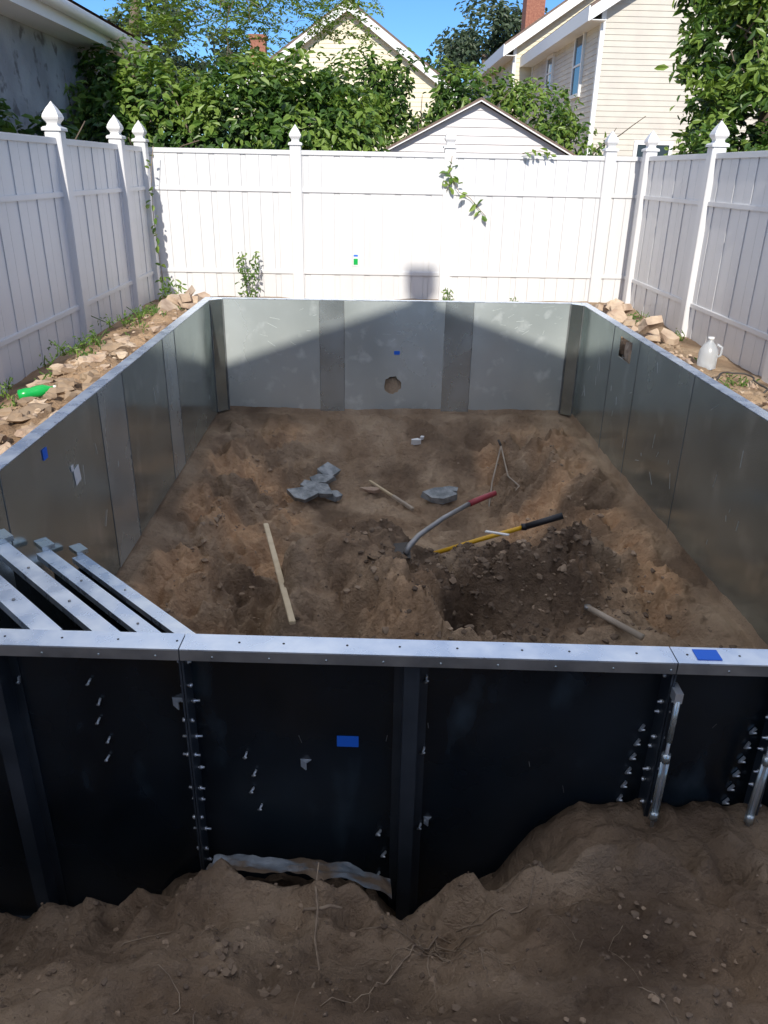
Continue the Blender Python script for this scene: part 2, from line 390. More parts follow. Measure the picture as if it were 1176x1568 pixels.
mb.box((L_+.0035,3.62,.075),(.002,.03,.03),'paper')
mb.obj('tape_marks',pool)

fw=empty('front_wall',(0,1.707,0),-math.atan(.04),pool)
mb=MB()
seams=[-1.73,-.469,.79,1.09,2.06]
for i in range(len(seams)-1):
    a,b=seams[i],seams[i+1]
    if i==0:a=-1.50
    if i==3:b=2.04
    mb.bb((a+.001,0,ZB),(b-.001,.003,ZT-.003),'black')
    mb.bb((a+.001,.0035,ZB),(b-.001,.005,ZT-.003),'galv')
    mb.bb((a+.0015,-.068,ZT),(b-.0015,.005,ZT+.004),'galv_top')
    mb.bb((a+.0015,-.068,ZT-.030),(b-.0015,-.064,ZT),'greym')
    mb.bb((a+.001,-.06,ZB),(b-.001,0,ZB+.004),'black_rib')
for s in (-.469,.79,1.09):
    mb.bb((s-.006,-.060,ZB+.004),(s-.001,0,ZT-.003),'black_rib'); mb.bb((s+.001,-.060,ZB+.004),(s+.006,0,ZT-.003),'black_rib')
for s in (.124,-.97,1.58):
    mb.bb((s-.02,-.058,ZB+.004),(s+.02,-.054,ZT-.003),'black_rib')
    mb.bb((s+.016,-.054,ZB+.004),(s+.02,0,ZT-.003),'black_rib'); mb.bb((s-.02,-.054,ZB+.004),(s-.016,0,ZT-.003),'black_rib')
    mb.bb((s-.045,-.003,ZB+.004),(s-.02,-.001,ZT-.003),'black_rib');mb.bb((s+.02,-.003,ZB+.004),(s+.045,-.001,ZT-.003),'black_rib')
mb.obj('panels',fw)
mb=MB()
def bolt(x,y,z,l=.022,r=.006):
    tl=rnd.uniform(-.003,.003)
    mb.tube([(x-l,y,z-tl),(x+l,y,z+tl)],.0033,'bolt',6)
    mb.tube([(x-.014,y,z),(x-.006,y,z)],r,'bolt',6); mb.tube([(x+.006,y,z),(x+.013,y,z)],r,'bolt',6)
for s in (-.469,.79,1.09):
    for k in range(17):
        z=ZT-.07-k*.058+rnd.uniform(-.008,.008)
        bolt(s+rnd.uniform(-.004,.004),-.040 if k%2 else -.022,z,rnd.uniform(.014,.028))
def clip(x,z,tl=.4):
    tl+=rnd.uniform(-.15,.15)
    mb.box((x,-.006,z),(.005,.008,.022),'bolt',R=Matrix.Rotation(tl,3,'Y'))
    mb.tube([(x-.008,-.006,z-.010),(x+.004,-.018,z+.002)],.0028,'bolt',6)
for (xa,za,xb,zb,n) in [(-.737,.18,-.72,-.08,5),(-.327,-.055,-.31,-.245,4),(.05,-.33,.05,-.5,3)]:
    for i in range(n):
        t=i/(n-1); clip(xa+(xb-xa)*t+(.012 if i%2 else -.004),za+(zb-za)*t,.45)
for z in (.22,-.02,-.30): clip(.165,z,.2)
for z in (.18,): clip(-.93,z,.2)
for i in range(8):
    clip(.755-.005*i,.08-i*.05,.5)
    clip(1.055-.005*i,.08-i*.05,.5)
for i in range(24):
    x=-1.4+i*.145; mb.tube([(x,-.07,ZT-.017),(x,-.066,ZT-.017)],.003,'galv_light',8)
    xx=x+.05+rnd.uniform(-.02,.02)
    mb.tube([(xx,-.03,ZT+.0035),(xx,-.03,ZT+.005)],.0032,'blackp',8)
for s,x2 in ((.80,.80),(1.065,1.06)):
    y=-.085
    mb.tube([(s,y,.235),(x2,y,-.24)],.005,'bolt',8)
    mb.tube([(s,y,.23),(s,y,.10)],.008,'galv_light',8)
    for dx in (-.008,.008): mb.tube([(s+dx,y,.04),(x2+dx,y,-.14)],.0045,'galv_light',8)
    mb.lathe((s,y,.035),[(.013,0),(.013,.025)],'galv_light',6); mb.lathe((x2,y,-.165),[(.013,0),(.013,.025)],'galv_light',6)
    mb.box((s,y+.02,.24),(.02,.05,.03),'bolt'); mb.box((x2,y+.03,-.25),(.06,.07,.06),'black_rib')
    mb.box((x2+.03,y+.03,-.22),(.004,.06,.10),'galv')
mb.obj('bolts_and_braces',fw)
mb=MB()
mb.box((-.045,-.0015,0.0),(.06,.002,.036),'blue'); mb.box((.875,-.03,ZT+.0055),(.062,.045,.002),'blue')
for i in range(6):
    x=rnd.uniform(-.9,1.0); z=rnd.uniform(-.2,.25)
    mb.box((x,-.0011,z),(.0012,.0008,rnd.uniform(.012,.03)),'greym',R=Matrix.Rotation(rnd.uniform(-.6,.9),3,'Y'))
mb.obj('tape_marks_front',fw)
cu=bpy.data.curves.new('stencil_text','FONT'); cu.body='Steel Products'; cu.size=.026; cu.materials.append(M['ink'])
to=bpy.data.objects.new('stencil_text',cu); col.objects.link(to); to.parent=fw; to.location=(-.41,-.0015,.252); to.rotation_euler=(pi/2,0,0)

st=empty('corner_steps',(0,0,0),0,pool)
mb=MB()
for (xa,ya,xb,yb,z) in [(-1.36,2.33,-.80,1.76,.325),(-1.36,2.67,-.46,1.75,.13),(-1.36,3.01,-.12,1.74,-.07),(-1.36,3.36,.23,1.73,-.27)]:
    A=Vector((xa,ya,z));B=Vector((xb,yb,z)); d=(B-A); Ln=d.length; d.normalize(); nn=Vector((-d.y,d.x,0))
    if nn.x<0: nn=-nn
    R=Matrix((d,nn,Vector((0,0,1)))).transposed()
    c=(A+B)/2
    mb.box(c-nn*.03,(Ln,.06,.004),'galv_top',R=R)
    mb.box(c+nn*.0-Vector((0,0,(z-ZB)/2)),(Ln,.004,z-ZB-.004),'black',R=R)
    mb.box(c-nn*.058-Vector((0,0,.014)),(Ln,.003,.022),'galv_top',R=R)
    mb.box(A+Vector((-.035,.03,.012)),(.09,.055,.02),'galv_light',R=R)
    for k in range(3):
        q=A+d*(Ln*(.2+.25*k))-nn*.03; mb.lathe(q+Vector((0,0,.002)),[(.005,0),(.005,.003)],'greym',8)
mb.bb((-1.36,1.78,ZB),(-1.355,3.36,-.30),'black')
mb.obj('risers',st)

# crumpled sheeting at the foot of the wall
mb=MB(); n=60; m=8; vs=[]
for i in range(n+1):
    for j in range(m+1):
        x=-.42+.50*i/n; v=j/m
        y=1.50+.025*nz_(x,0,9,1.)+.13*v
        top=lerp_t(CT,x)+.012
        z=max(outside(x,y)+.006,top-.085*v-.01+.02*nz_(x,v*.4,12,5.)+.012*nz_(x,v,30,2.))
        vs.append((x,y-.04*x,z))
mb.add(vs,[(i*(m+1)+j,(i+1)*(m+1)+j,(i+1)*(m+1)+j+1,i*(m+1)+j+1) for i in range(n) for j in range(m)],'sheet',True)
mb.obj('plastic_sheeting')

# ------------------------------------------------------------------ fence
def fence(name,p0,p1,posts,inn,joints=None):
    e=empty(name)
    p0=Vector((*p0,0));p1=Vector((*p1,0)); d=(p1-p0); Ln=d.length; d.normalize(); n=Vector((*inn,0))
    R=Matrix((d,n,Vector((0,0,1)))).transposed()
    mb=MB(); x=0;i=0
    while x<Ln-.01:
        w=min(.148 if i%3 else .062,Ln-x)
        c=p0+d*(x+w/2)+n*(.004 if i%3 else -.003)
        mb.box((c.x,c.y,.77+.0),(w-.003,.012,1.68),'vinyl',R=R); x+=w;i+=1
    c=(p0+p1)/2-n*.010
    mb.box((c.x,c.y,.77),(Ln,.006,1.66),'vinyl',R=R)
    mb.obj('boards',e)
    mb=MB()
    for z,h in ((1.625,.05),(1.225,.042),(.31,.042)):
        cc=(p0+p1)/2
        mb.box((cc.x,cc.y,z),(Ln,.05,h),'vinyl',R=R,bev=.004)
    mb.obj('rails',e)
    mb=MB()
    for q in posts:
        c=p0+d*q
        mb.box((c.x,c.y,.8),(.127,.127,1.8),'vinyl',R=R,bev=.006)
        rot=math.atan2(d.y,d.x)+pi/4
        k=math.sqrt(2)
        prof=[(.064,0),(.078,.0),(.078,.018),(.070,.028),(.046,.036),(.040,.05),(.047,.066),(.062,.085),(.066,.10),(.058,.125),(.036,.165),(.014,.195),(.002,.215)]
        mb.lathe((c.x,c.y,1.70),[(r*k,z) for r,z in prof],'vinyl',4,rot,sm=False)
    mb.obj('posts',e)
    return e
FB=9.78
fence('white_vinyl_fence',(-2.55,FB),(3.15,FB),[1.71,3.48,5.33],(0,-1))
fence('white_vinyl_fence',(-2.55,-1.5),(-2.55,FB),[.7,2.75,4.7,6.72,8.53,10.2,11.1],(1,0))
fence('white_vinyl_fence',(3.15,-1.5),(3.15,FB),[1.9,3.7,5.5,7.35,9.18,11.0],(-1,0))
mb=MB(); mb.box((-.15,FB-.014,.47),(.07,.002,.16),'scratch'); mb.box((-.15,FB-.0155,.44),(.05,.0015,.07),'green'); mb.box((-.15,FB-.0155,.51),(.05,.0015,.02),'blue')
mb.obj('fence_sticker')

# ------------------------------------------------------------------ buildings
def siding_wall(mb,o,d,n,ext,z0,z1,st,k,pr=.015):
    o=Vector(o);d=Vector(d);n=Vector(n); z=z0
    while z<z1-1e-4:
        zt=min(z+st,z1); a0,b0=ext(z); a1,b1=ext(zt)
        P=[o+d*a0+n*pr+Vector((0,0,z)),o+d*b0+n*pr+Vector((0,0,z)),o+d*b1+Vector((0,0,zt)),o+d*a1+Vector((0,0,zt)),o+d*a0+Vector((0,0,z)),o+d*b0+Vector((0,0,z))]
        mb.add(P,[(0,1,2,3),(4,5,1,0)],k); z=zt
def window(mb,o,d,n,x,z,w,h):
    o=Vector(o);d=Vector(d);n=Vector(n); R=Matrix((d,n,Vector((0,0,1)))).transposed()
    c=o+d*x+Vector((0,0,z))
    mb.box(c+n*.03,(w,.03,h),'glass',R=R)
    for s in (-1,1): mb.box(c+n*.04+d*s*(w/2+.05),(.1,.08,h+.2),'trim',R=R); mb.box(c+n*.042+Vector((0,0,s*(h/2+.05))),(w,.08,.1),'trim',R=R)
    mb.box(c+n*.05,(w,.04,.05),'trim',R=R)
def gable(name,xc,hw,y0,y1,eave,slope,wk,rk,st=.11,ov=.12,ovy=.15,wins=(),rt=.10,swins=(),trimk='trim',rake=.14):
    e=empty(name); mb=MB()
    top=eave+hw*slope
    def ext(z):
        if z<=eave: return (-hw,hw)
        t=hw*(top-z)/(top-eave); return (-t,t)
    siding_wall(mb,(xc,y0,0),(1,0,0),(0,-1,0),ext,0,top-.01,st,wk)
    siding_wall(mb,(xc,y1,0),(1,0,0),(0,1,0),ext,0,top-.01,st,wk)
    siding_wall(mb,(xc-hw,y0,0),(0,1,0),(-1,0,0),lambda z:(0,y1-y0),0,eave,st,wk)
    siding_wall(mb,(xc+hw,y0,0),(0,1,0),(1,0,0),lambda z:(0,y1-y0),0,eave,st,wk)
    for sx in (-1,1):
        for yy in (y0,y1): mb.box((xc+sx*hw,yy,eave/2),(.12,.12,eave),trimk)
    mb.obj('walls',e)
    mb=MB()
    for sx in (-1,1):
        A=Vector((xc,0,top+.02)); B=Vector((xc+sx*(hw+ov),0,top+.02-slope*(hw+ov)))
        up=Vector((0,0,rt))
        ya,yb=y0-ovy,y1+ovy
        def q(P,y): return Vector((P.x,y,P.z))
        vs=[q(A,ya),q(B,ya),q(B,yb),q(A,yb)]; vs=vs+[v+up for v in vs]
        mb.add(vs,[(0,3,2,1),(4,5,6,7),(0,1,5,4),(1,2,6,5),(2,3,7,6)],rk)
    mb.obj('roof',e)
    mb=MB()
    for sx in (-1,1):
        A=Vector((xc,0,top+.03)); B=Vector((xc+sx*(hw+ov+.01),0,top+.03-slope*(hw+ov+.01)))
        for y in (y0-ovy,y1+ovy):
            s=-1 if y<y0 else 1
            vs=[Vector((A.x,y,A.z)),Vector((B.x,y,B.z)),Vector((B.x,y,B.z-rake)),Vector((A.x,y,A.z-rake))]
            vs=vs+[v+Vector((0,s*.03,0)) for v in vs]
            mb.add(vs,[(0,1,2,3),(4,7,6,5),(0,4,5,1),(2,6,7,3),(1,5,6,2)],trimk)
        zz=B.z
        mb.bb((B.x-sx*.0,y0-ovy,zz-rake),(B.x+sx*.03,y1+ovy,zz+.05),trimk)
        mb.bb((xc+sx*hw,y0-ovy,zz-rake+.02),(B.x,y1+ovy,zz-rake+.04),trimk)
    mb.obj('trim',e)
    if wins or swins:
        mb=MB()
        for w in wins: window(mb,(xc,y0,0),(1,0,0),(0,-1,0),*w)
        for w in swins: window(mb,(xc-hw,y0,0),(0,1,0),(-1,0,0),*w)
        mb.obj('windows',e)
    return e
gable('white_garage',1.78,1.72,14,18,1.62,.50,'siding','roof',st=.125,ov=.16,ovy=.12,rt=.05,rake=.02)
gable('cream_house',-.75,4.0,30,42,3.75,.68,'cream','roof',st=.14,ov=.3,ovy=.3,wins=[(-1.0,2.0,.9,1.2)],rake=.28)
h1=gable('beige_house',9.9,3.7,24,33.5,5.7,.62,'beige','roof',st=.14,ov=.45,ovy=.35,wins=[(.9,4.2,.9,1.5),(-1.9,1.6,.9,1.3)],swins=[(2.2,4.4,.9,1.5),(6.2,4.6,.8,.9)],rake=.3)
h2=gable('cream_house',9.6,4.1,33.8,46,6.1,.66,'cream','roof',st=.14,ov=.45,ovy=.35,swins=[(6,4.6,.9,1.4)],rake=.35)
mb=MB(); mb.bb((6.7,39,6),(7.5,40,10.5),'brick'); mb.bb((6.6,38.9,10.5),(7.6,40.1,10.7),'brick'); mb.obj('chimney',h2)
mb=MB(); mb.bb((-4.8,36,4.0),(-4.2,36.6,6.2),'brick');mb.bb((-4.86,35.94,6.2),(-4.14,36.66,6.35),'brick'); mb.obj('brick_chimney')
h3=gable('siding_house',-.05,1.85,-9,-2.5,6.10,.35,'beige','roof',st=.14,ov=.1,ovy=.02,wins=[(-.7,4.3,.8,1.3),(.8,4.3,.8,1.3),(-.8,1.6,.8,1.3)],rt=.05)
mb=MB(); mb.bb((-.13,-2.95,6.3),(.11,-2.7,8.33),'brick'); mb.bb((-.19,-3.0,8.33),(.17,-2.65,8.47),'conc'); mb.obj('chimney',h3)
e=empty('grey_stucco_building'); mb=MB()
mb.bb((-9,4.5,0),(-3.6,12.2,2.78),'stucco'); mb.obj('walls',e)
mb=MB()
mb.bb((-9.4,4.1,2.78),(-3.25,12.5,2.84),'trim'); mb.bb((-3.25,4.1,2.78),(-3.21,12.5,2.99),'trim'); mb.bb((-9.4,12.5,2.78),(-3.21,12.54,2.99),'trim')
mb.tube([(-3.14,4.1,2.96),(-3.14,12.54,2.93)],.065,'trim',10)
mb.obj('eave',e)
mb=MB(); mb.add([(-3.1,4.0,3.02),(-3.1,12.6,3.02),(-6.3,12.6,4.3),(-6.3,4,4.3),(-9.5,12.6,3.02),(-9.5,4,3.02)],[(0,1,2,3),(3,2,4,5),(1,4,2)],'brick'); mb.obj('roof',e)

# ------------------------------------------------------------------ foliage
def foliage(mb,blobs,n,size,mats,gap=-.08,gs=1.3,seed=1,wts=(3,4,2,2),aspect=.5,shell=.35,droop=.3,lift=0):
    rr=random.Random(seed)
    vol=[b[3]*b[4]*b[5] for b in blobs]
    tot=0;tries=0
    mi=[mb.mi(m) for m in mats]
    while tot<n and tries<n*6:
        tries+=1
        b=rr.choices(blobs,vol)[0]
        d=Vector((rr.gauss(0,1),rr.gauss(0,1),rr.gauss(0,1))).normalized()
        lump=1+.3*noise.noise(d*2.2+Vector((b[0],b[1],b[2])))
        r=(shell+(1-shell)*math.sqrt(rr.random()))*lump
        p=Vector((b[0]+d.x*r*b[3],b[1]+d.y*r*b[4],b[2]+d.z*r*b[5]))
        if noise.noise(p*gs+Vector((seed*5.,0,0)))<gap: continue
        if p.z<.02: continue
        nrm=(d+Vector((rr.gauss(0,.6),rr.gauss(0,.6),rr.gauss(.5,.6)))).normalized()
        t=Vector((rr.gauss(0,1),rr.gauss(0,1),rr.gauss(-droop*2,.6))); t=(t-nrm*t.dot(nrm)).normalized()
        w=nrm.cross(t); s=size*rr.uniform(.6,1.35)
        cup=nrm*s*.10
        o=len(mb.v)
        mb.v+=[tuple(p),tuple(p+t*s*.35+w*s*aspect*.5+cup),tuple(p+t*s*.75+w*s*aspect*.38+cup),tuple(p+t*s-cup),tuple(p+t*s*.75-w*s*aspect*.38+cup),tuple(p+t*s*.35-w*s*aspect*.5+cup)]
        mb.f+=[[o,o+1,o+2,o+3],[o,o+3,o+4,o+5]]
        q=noise.noise(p*2.1)+rr.gauss(0,.25)+lift
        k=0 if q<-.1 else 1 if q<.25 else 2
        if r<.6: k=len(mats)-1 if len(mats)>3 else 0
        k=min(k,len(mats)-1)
        mb.m+=[mi[k]]*2; mb.sm+=[False]*2; tot+=1
def limb(mb,p,d,l,r,depth,rr,k='bark'):
    pts=[Vector(p)];d=Vector(d).normalized()
    for i in range(4):
        d=(d+Vector((rr.gauss(0,.15),rr.gauss(0,.15),rr.gauss(0.02,.1)))).normalized(); pts.append(pts[-1]+d*l/4)
    mb.tube(pts,[r*(1-.12*i) for i in range(5)],k,7)
    if depth>0:
        for j in range(3):
            q=pts[2+ (j%3)]; nd=(d+Vector((rr.gauss(0,.7),rr.gauss(0,.7),rr.gauss(.1,.4)))).normalized()
            limb(mb,q,nd,l*.65,r*.5,depth-1,rr,k)
hb=[(-3.4,10.9,1.5,.8,.6,1.2),(-2.6,10.9,1.65,.9,.6,1.2),(-1.7,10.8,1.6,.9,.6,1.15),(-.9,10.8,1.6,.8,.6,1.15),(-.3,10.8,1.5,.6,.5,1.1),(-3.3,11.3,2.4,.6,.5,.55),(-1.3,11.2,2.35,.65,.4,.45),(-.35,11.2,2.25,.5,.4,.45)]
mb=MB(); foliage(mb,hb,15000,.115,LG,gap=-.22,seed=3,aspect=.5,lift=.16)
rr=random.Random(2)
for i in range(9): limb(mb,(-3.4+i*.36,10.9,0),(rr.gauss(0,.2),0,1),1.6,.025,1,rr)
mb.obj('hedge')
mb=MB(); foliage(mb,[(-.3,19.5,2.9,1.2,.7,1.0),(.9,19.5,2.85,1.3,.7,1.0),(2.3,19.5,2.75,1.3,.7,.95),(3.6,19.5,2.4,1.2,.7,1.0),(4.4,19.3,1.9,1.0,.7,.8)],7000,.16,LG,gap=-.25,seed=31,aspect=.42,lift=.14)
for i in range(9): limb(mb,(-.4+i*.6,19.6,0),(rr.gauss(0,.2),0,1),2.2,.03,1,rr)
mb.obj('hedge')
t=empty('locust_tree'); mb=MB(); rr=random.Random(5)
mb.tube([(-4.1,14.8,0),(-4.05,14.7,1.6),(-3.9,14.6,3),(-3.6,14.4,4.2),(-2.6,14.3,4.9)],[.14,.12,.09,.07,.05],'bark',10)
for k in range(7): limb(mb,(-3.5+.3*k,14.3,4.3+.1*k),(rr.gauss(.6,.6),rr.gauss(-.2,.4),rr.uniform(-.5,.2)),1.4,.016,2,rr)
mb.obj('trunk',t)
mb=MB()
def frond(mb,p,d,L,rr,mats,ls=.06):
    p=Vector(p); d=Vector(d).normalized(); n=int(L/.035); mi=[mb.mi(q) for q in mats]; k0=rr.choice([0,1,1,2,2])
    for i in range(n):
        d=(d+Vector((0,0,-.05))).normalized(); p=p+d*.035
        side=d.cross(Vector((rr.gauss(0,.3),rr.gauss(0,.3),1))).normalized()
        for s in (-1,1):
            t=(side*s+d*.4+Vector((0,0,rr.gauss(-.25,.2)))).normalized(); w=t.cross(Vector((rr.gauss(0,.4),rr.gauss(0,.4),1))).normalized(); w=w.cross(t).cross(t).normalized()
            l=ls*rr.uniform(.7,1.1); o=len(mb.v)
            mb.v+=[tuple(p),tuple(p+t*l*.5+w*l*.22),tuple(p+t*l),tuple(p+t*l*.5-w*l*.22)]; mb.f.append([o,o+1,o+2,o+3]); mb.m.append(mi[min(len(mi)-1,max(0,k0+rr.choice([-1,0,0,0])))]); mb.sm.append(False)
rr=random.Random(41)
for c,r,n in [((-3.2,14,3.7),(.75,.6,.55),220),((-2.2,14,3.75),(.8,.6,.46),270),((-1.2,14,3.83),(.85,.6,.40),230),((-3.0,13.7,3.2),(.5,.5,.5),100),((-.5,13.9,3.70),(.5,.5,.40),120),((-1.9,13.7,3.3),(.4,.4,.4),60),((-2.2,14,4.6),(1.6,.8,.4),60)]:
    for i in range(n):
        q=Vector(c)+Vector((rr.uniform(-1,1)*r[0],rr.uniform(-1,1)*r[1],rr.uniform(-1,1)*r[2]))
        if noise.noise(q*1.8)<-.14: continue
        a_=rr.uniform(0,2*pi); frond(mb,q,(C(a_),S(a_),rr.uniform(-.3,.4)),rr.uniform(.2,.42),rr,[LG[1],LG[2],LG[2]],.08)
mb.obj('crown',t)
t=empty('shade_tree'); mb=MB(); rr=random.Random(8)
mb.tube([(6.0,12.6,0),(5.9,12.5,1.5),(5.7,12.4,3),(5.5,12.2,4.5)],[.2,.16,.13,.1],'bark',10)
for k in range(8): limb(mb,(5.7,12.4,2.0+.3*k),(rr.gauss(.1,.4),rr.gauss(-.2,.6),rr.uniform(0,.7)),.9,.03,1,rr)
mb.obj('trunk',t)
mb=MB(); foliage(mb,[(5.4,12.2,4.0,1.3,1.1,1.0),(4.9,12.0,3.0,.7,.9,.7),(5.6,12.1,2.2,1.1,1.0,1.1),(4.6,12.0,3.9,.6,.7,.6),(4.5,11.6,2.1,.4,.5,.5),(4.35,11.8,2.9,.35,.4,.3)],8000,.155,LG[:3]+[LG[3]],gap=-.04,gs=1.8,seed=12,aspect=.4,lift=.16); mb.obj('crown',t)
mb=MB(); foliage(mb,[(4.35,11.2,1.4,.45,.5,.7),(4.9,11,1.2,.7,.5,.7),(5.5,10.6,1.2,.8,.6,.9)],3300,.10,LG,gap=-.2,seed=14)
for i in range(5): limb(mb,(4.3+i*.3,11,0),(0,0,1),.5,.02,1,rr)
mb.obj('shrub')
mb=MB(); foliage(mb,[(-3.15,7.4,1.60,.2,.4,.36),(-3.2,8.8,1.55,.22,.4,.38),(-3.1,10.3,1.6,.3,.4,.5)],1300,.11,[LG[0],LG[3],LG[1]],gap=-.05,gs=2.5,seed=15)
for i in range(6): limb(mb,(-3.15,7.3+i*.6,0),(0,0,1),1.2,.02,1,rr)
mb.obj('shrub')
mb=MB(); foliage(mb,[(8.0,62,10.0,3.2,2,2.4),(6.2,60,8.0,2.6,2,2.2),(10.5,63,9,3,2,3),(-12,48,7,4,2,3),(-8,52,6,3,2,2.4),(2.4,60,6.0,3,2,1.6)],11000,.38,LD,gap=-.1,gs=.6,seed=21)
for x,y,h in ((8,62,9),(6.2,60,7),(10.5,63,8),(-12,48,6),(-8,52,5),(2.4,60,6)): mb.tube([(x,y,0),(x,y,h)],[.4,.2],'bark',8)
mb.obj('distant_trees')
mb=MB()
def vine(pts,n,s,seed):
    rr=random.Random(seed); P=[Vector(q) for q in pts]; mb.tube(P,.004,'root',5)
    for i in range(n):
        k=rr.randrange(len(P)-1); q=P[k].lerp(P[k+1],rr.random())
        foliage(mb,[(q.x+rr.gauss(0,.02),q.y-.02,q.z,.03,.015,.03)],1,s,[LG[2],LG[1],LG[2]],gap=-9,seed=rr.randrange(9999))
y=FB-.07
vine([(.95,y,1.62),(.93,y,1.45),(.96,y-.03,1.36),(.90,y-.02,1.25)],16,.10,1)
vine([(.96,y-.02,1.38),(1.05,y,1.24),(1.18,y+.02,1.18),(1.28,y+.03,1.08),(1.38,y+.03,.98)],12,.09,2)
vine([(1.75,y,1.66),(1.95,y-.02,1.69),(2.1,y,1.65)],14,.08,3)
mb.obj('fence_vine')
mb=MB()
vine([(-2.42,9.5,.2),(-2.46,9.5,.9),(-2.44,9.5,1.4),(-2.40,9.55,1.66)],22,.07,5)
mb.obj('fence_vine')
def weed(x,y,z0,h,n,s,seed,spread=.12):
    rr=random.Random(seed)
    for k in range(3):
        top=Vector((x+rr.gauss(0,spread*.6),y+rr.gauss(0,.04),z0+h*rr.uniform(.7,1)))
        base=Vector((x+rr.gauss(0,.02),y,z0-.03)); mb.tube([base,(base+top)/2+Vector((rr.gauss(0,.02),0,0)),top],.004,LG[1],5)
        for i in range(n//3):
            tt=rr.uniform(.1,1); q=base.lerp(top,tt)
            foliage(mb,[(q.x,q.y,q.z,spread*(1.1-tt*.8),spread*.6,.03)],1,s,[LG[1],LG[2],LG[0]],gap=-9,seed=rr.randrange(99999),aspect=.35)
mb=MB()
weed(-1.42,9.5,0,.60,150,.065,1,.13); mb.obj('weed')
mb=MB(); weed(-2.3,9.2,.05,.28,60,.07,2,.12); mb.obj('weed')
mb=MB(); weed(.95,9.5,.02,.2,40,.05,4,.08); mb.obj('weed')
mb=MB(); weed(1.75,9.5,.0,.1,14,.05,6,.05); mb.obj('weed')
mb=MB()
rr=random.Random(33)
for i in range(30):
    yy=rr.uniform(5.6,8.8); weed(rr.uniform(-2.4,-1.75),yy,outside(-2,yy)+.0,rr.uniform(.04,.11),18,.035,i+40,.09)
for i in range(10):
    yy=rr.uniform(3.8,5.6); weed(rr.uniform(-2.45,-2.15),yy,outside(-2.2,yy),rr.uniform(.04,.08),12,.03,i+80,.07)
mb.obj('low_weeds')
mb=MB()
for i in range(18):
    yy=rr.uniform(5.2,9); weed(rr.uniform(2.6,3.0),yy,outside(2.8,yy),rr.uniform(.04,.10),14,.035,i+140,.08)
mb.obj('low_weeds')

# ------------------------------------------------------------------ berm rubble
def zo(x,y): return outside(x,y)
mb=MB(); rr=random.Random(4)
for i in range(260):
    y=rr.uniform(3.2,6.4); x=rr.uniform(-2.25,-1.6); d=rr.choice([.01,.014,.02,.03,.045,.06])*rr.uniform(.8,1.2)
    mb.rock((x,y,zo(x,y)+d*.15),(d,d*rr.uniform(.7,1.3),d*.6),rr.choice(['rock','clod','clod']),i,2,.7,rr.random()*6)
for i in range(140):
    y=rr.uniform(6.4,8.4); x=rr.uniform(-2.3,-1.58); d=rr.choice([.01,.016,.025])
    mb.rock((x,y,zo(x,y)+d*.2),(d,d,d*.6),rr.choice(['rock','clod']),i+300,1,.45)
mb.obj('rubble_pile')
mb=MB()
for i in range(190):
    y=rr.uniform(4.4,8.2); x=rr.uniform(2.12,2.85); d=rr.choice([.01,.016,.025,.04])*rr.uniform(.8,1.2)
    mb.rock((x,y,zo(x,y)+d*.2),(d,d*rr.uniform(.7,1.3),d*.65),rr.choice(['rock','clod']),i+500,2,.6,rr.random()*6)
mb.obj('rubble_pile')
def chunk(mb,c,dx,dy,h,R,k,seed,n=6):
    rr=random.Random(seed); top=[];bot=[]
    for j in range(n):
        an=2*pi*(j+rr.uniform(-.3,.3))/n; r=rr.uniform(.6,1.15)
        top.append(Vector((C(an)*dx*r,S(an)*dy*r,h*rr.uniform(.35,.6)))); r*=rr.uniform(.85,1.15); bot.append(Vector((C(an)*dx*r,S(an)*dy*r,-h*rr.uniform(.4,.6))))
    vs=[R@q+Vector(c) for q in top+bot]
    mb.add(vs,[tuple(range(n)),tuple(range(2*n-1,n-1,-1))]+[(j,j+n,(j+1)%n+n,(j+1)%n) for j in range(n)],k)
def rubble_stack(name,c,n,sz,seed):
    mb=MB(); rr=random.Random(seed)
    for i in range(n):
        lv=i/n
        x=c[0]+rr.gauss(0,.13)*(1-.6*lv);y=c[1]+rr.gauss(0,.19)*(1-.5*lv)
        R=Matrix.Rotation(rr.uniform(0,6),3,'Z')@Matrix.Rotation(rr.gauss(0,.4),3,'X')@Matrix.Rotation(rr.gauss(0,.3),3,'Y')
        s=sz*rr.uniform(.5,1.1)
        chunk(mb,(x,y,zo(x,y)+.03+lv*.16),s*.5,s*.4,rr.uniform(.04,.075),R,'rock',seed*50+i,rr.choice([5,6,7]))
    mb.obj(name)
rubble_stack('broken_paver_stack',(-1.83,8.1),10,.28,1)
rubble_stack('broken_paver_stack',(2.36,7.5),16,.27,2)
rubble_stack('broken_paver_stack',(2.5,6.75),7,.2,3)

mb=MB(); z=zo(2.65,5.95)
prof=[(.058,0),(.07,.01),(.072,.06),(.072,.12),(.066,.15),(.045,.185),(.026,.205),(.022,.215),(.022,.225)]
mb.lathe((2.65,5.95,z),prof,'jug',20)
mb.lathe((2.65,5.95,z+.225),[(.024,0),(.024,.02)],'paper',16)
mb.tube([(2.70,5.93,z+.19),(2.735,5.92,z+.17),(2.735,5.92,z+.11),(2.71,5.93,z+.09)],.01,'jug',8)
mb.obj('milk_jug')
mb=MB(); R=Matrix.Rotation(1.45,3,'Y'); R=Matrix.Rotation(.5,3,'Z')@R; z=max(zo(-2.10,4.58),zo(-1.95,4.65),zo(-2.03,4.62))+.04
mb.lathe((-2.10,4.58,z),[(.02,0),(.034,.008),(.036,.05),(.032,.08),(.036,.11),(.035,.15),(.014,.19),(.013,.205)],'green',16,R=R)
mb.lathe(Vector((-2.10,4.58,z))+R@Vector((0,0,.205)),[(.016,0),(.016,.018)],'paper',12,R=R)
mb.obj('plastic_bottle')
mb=MB()
pts=[]
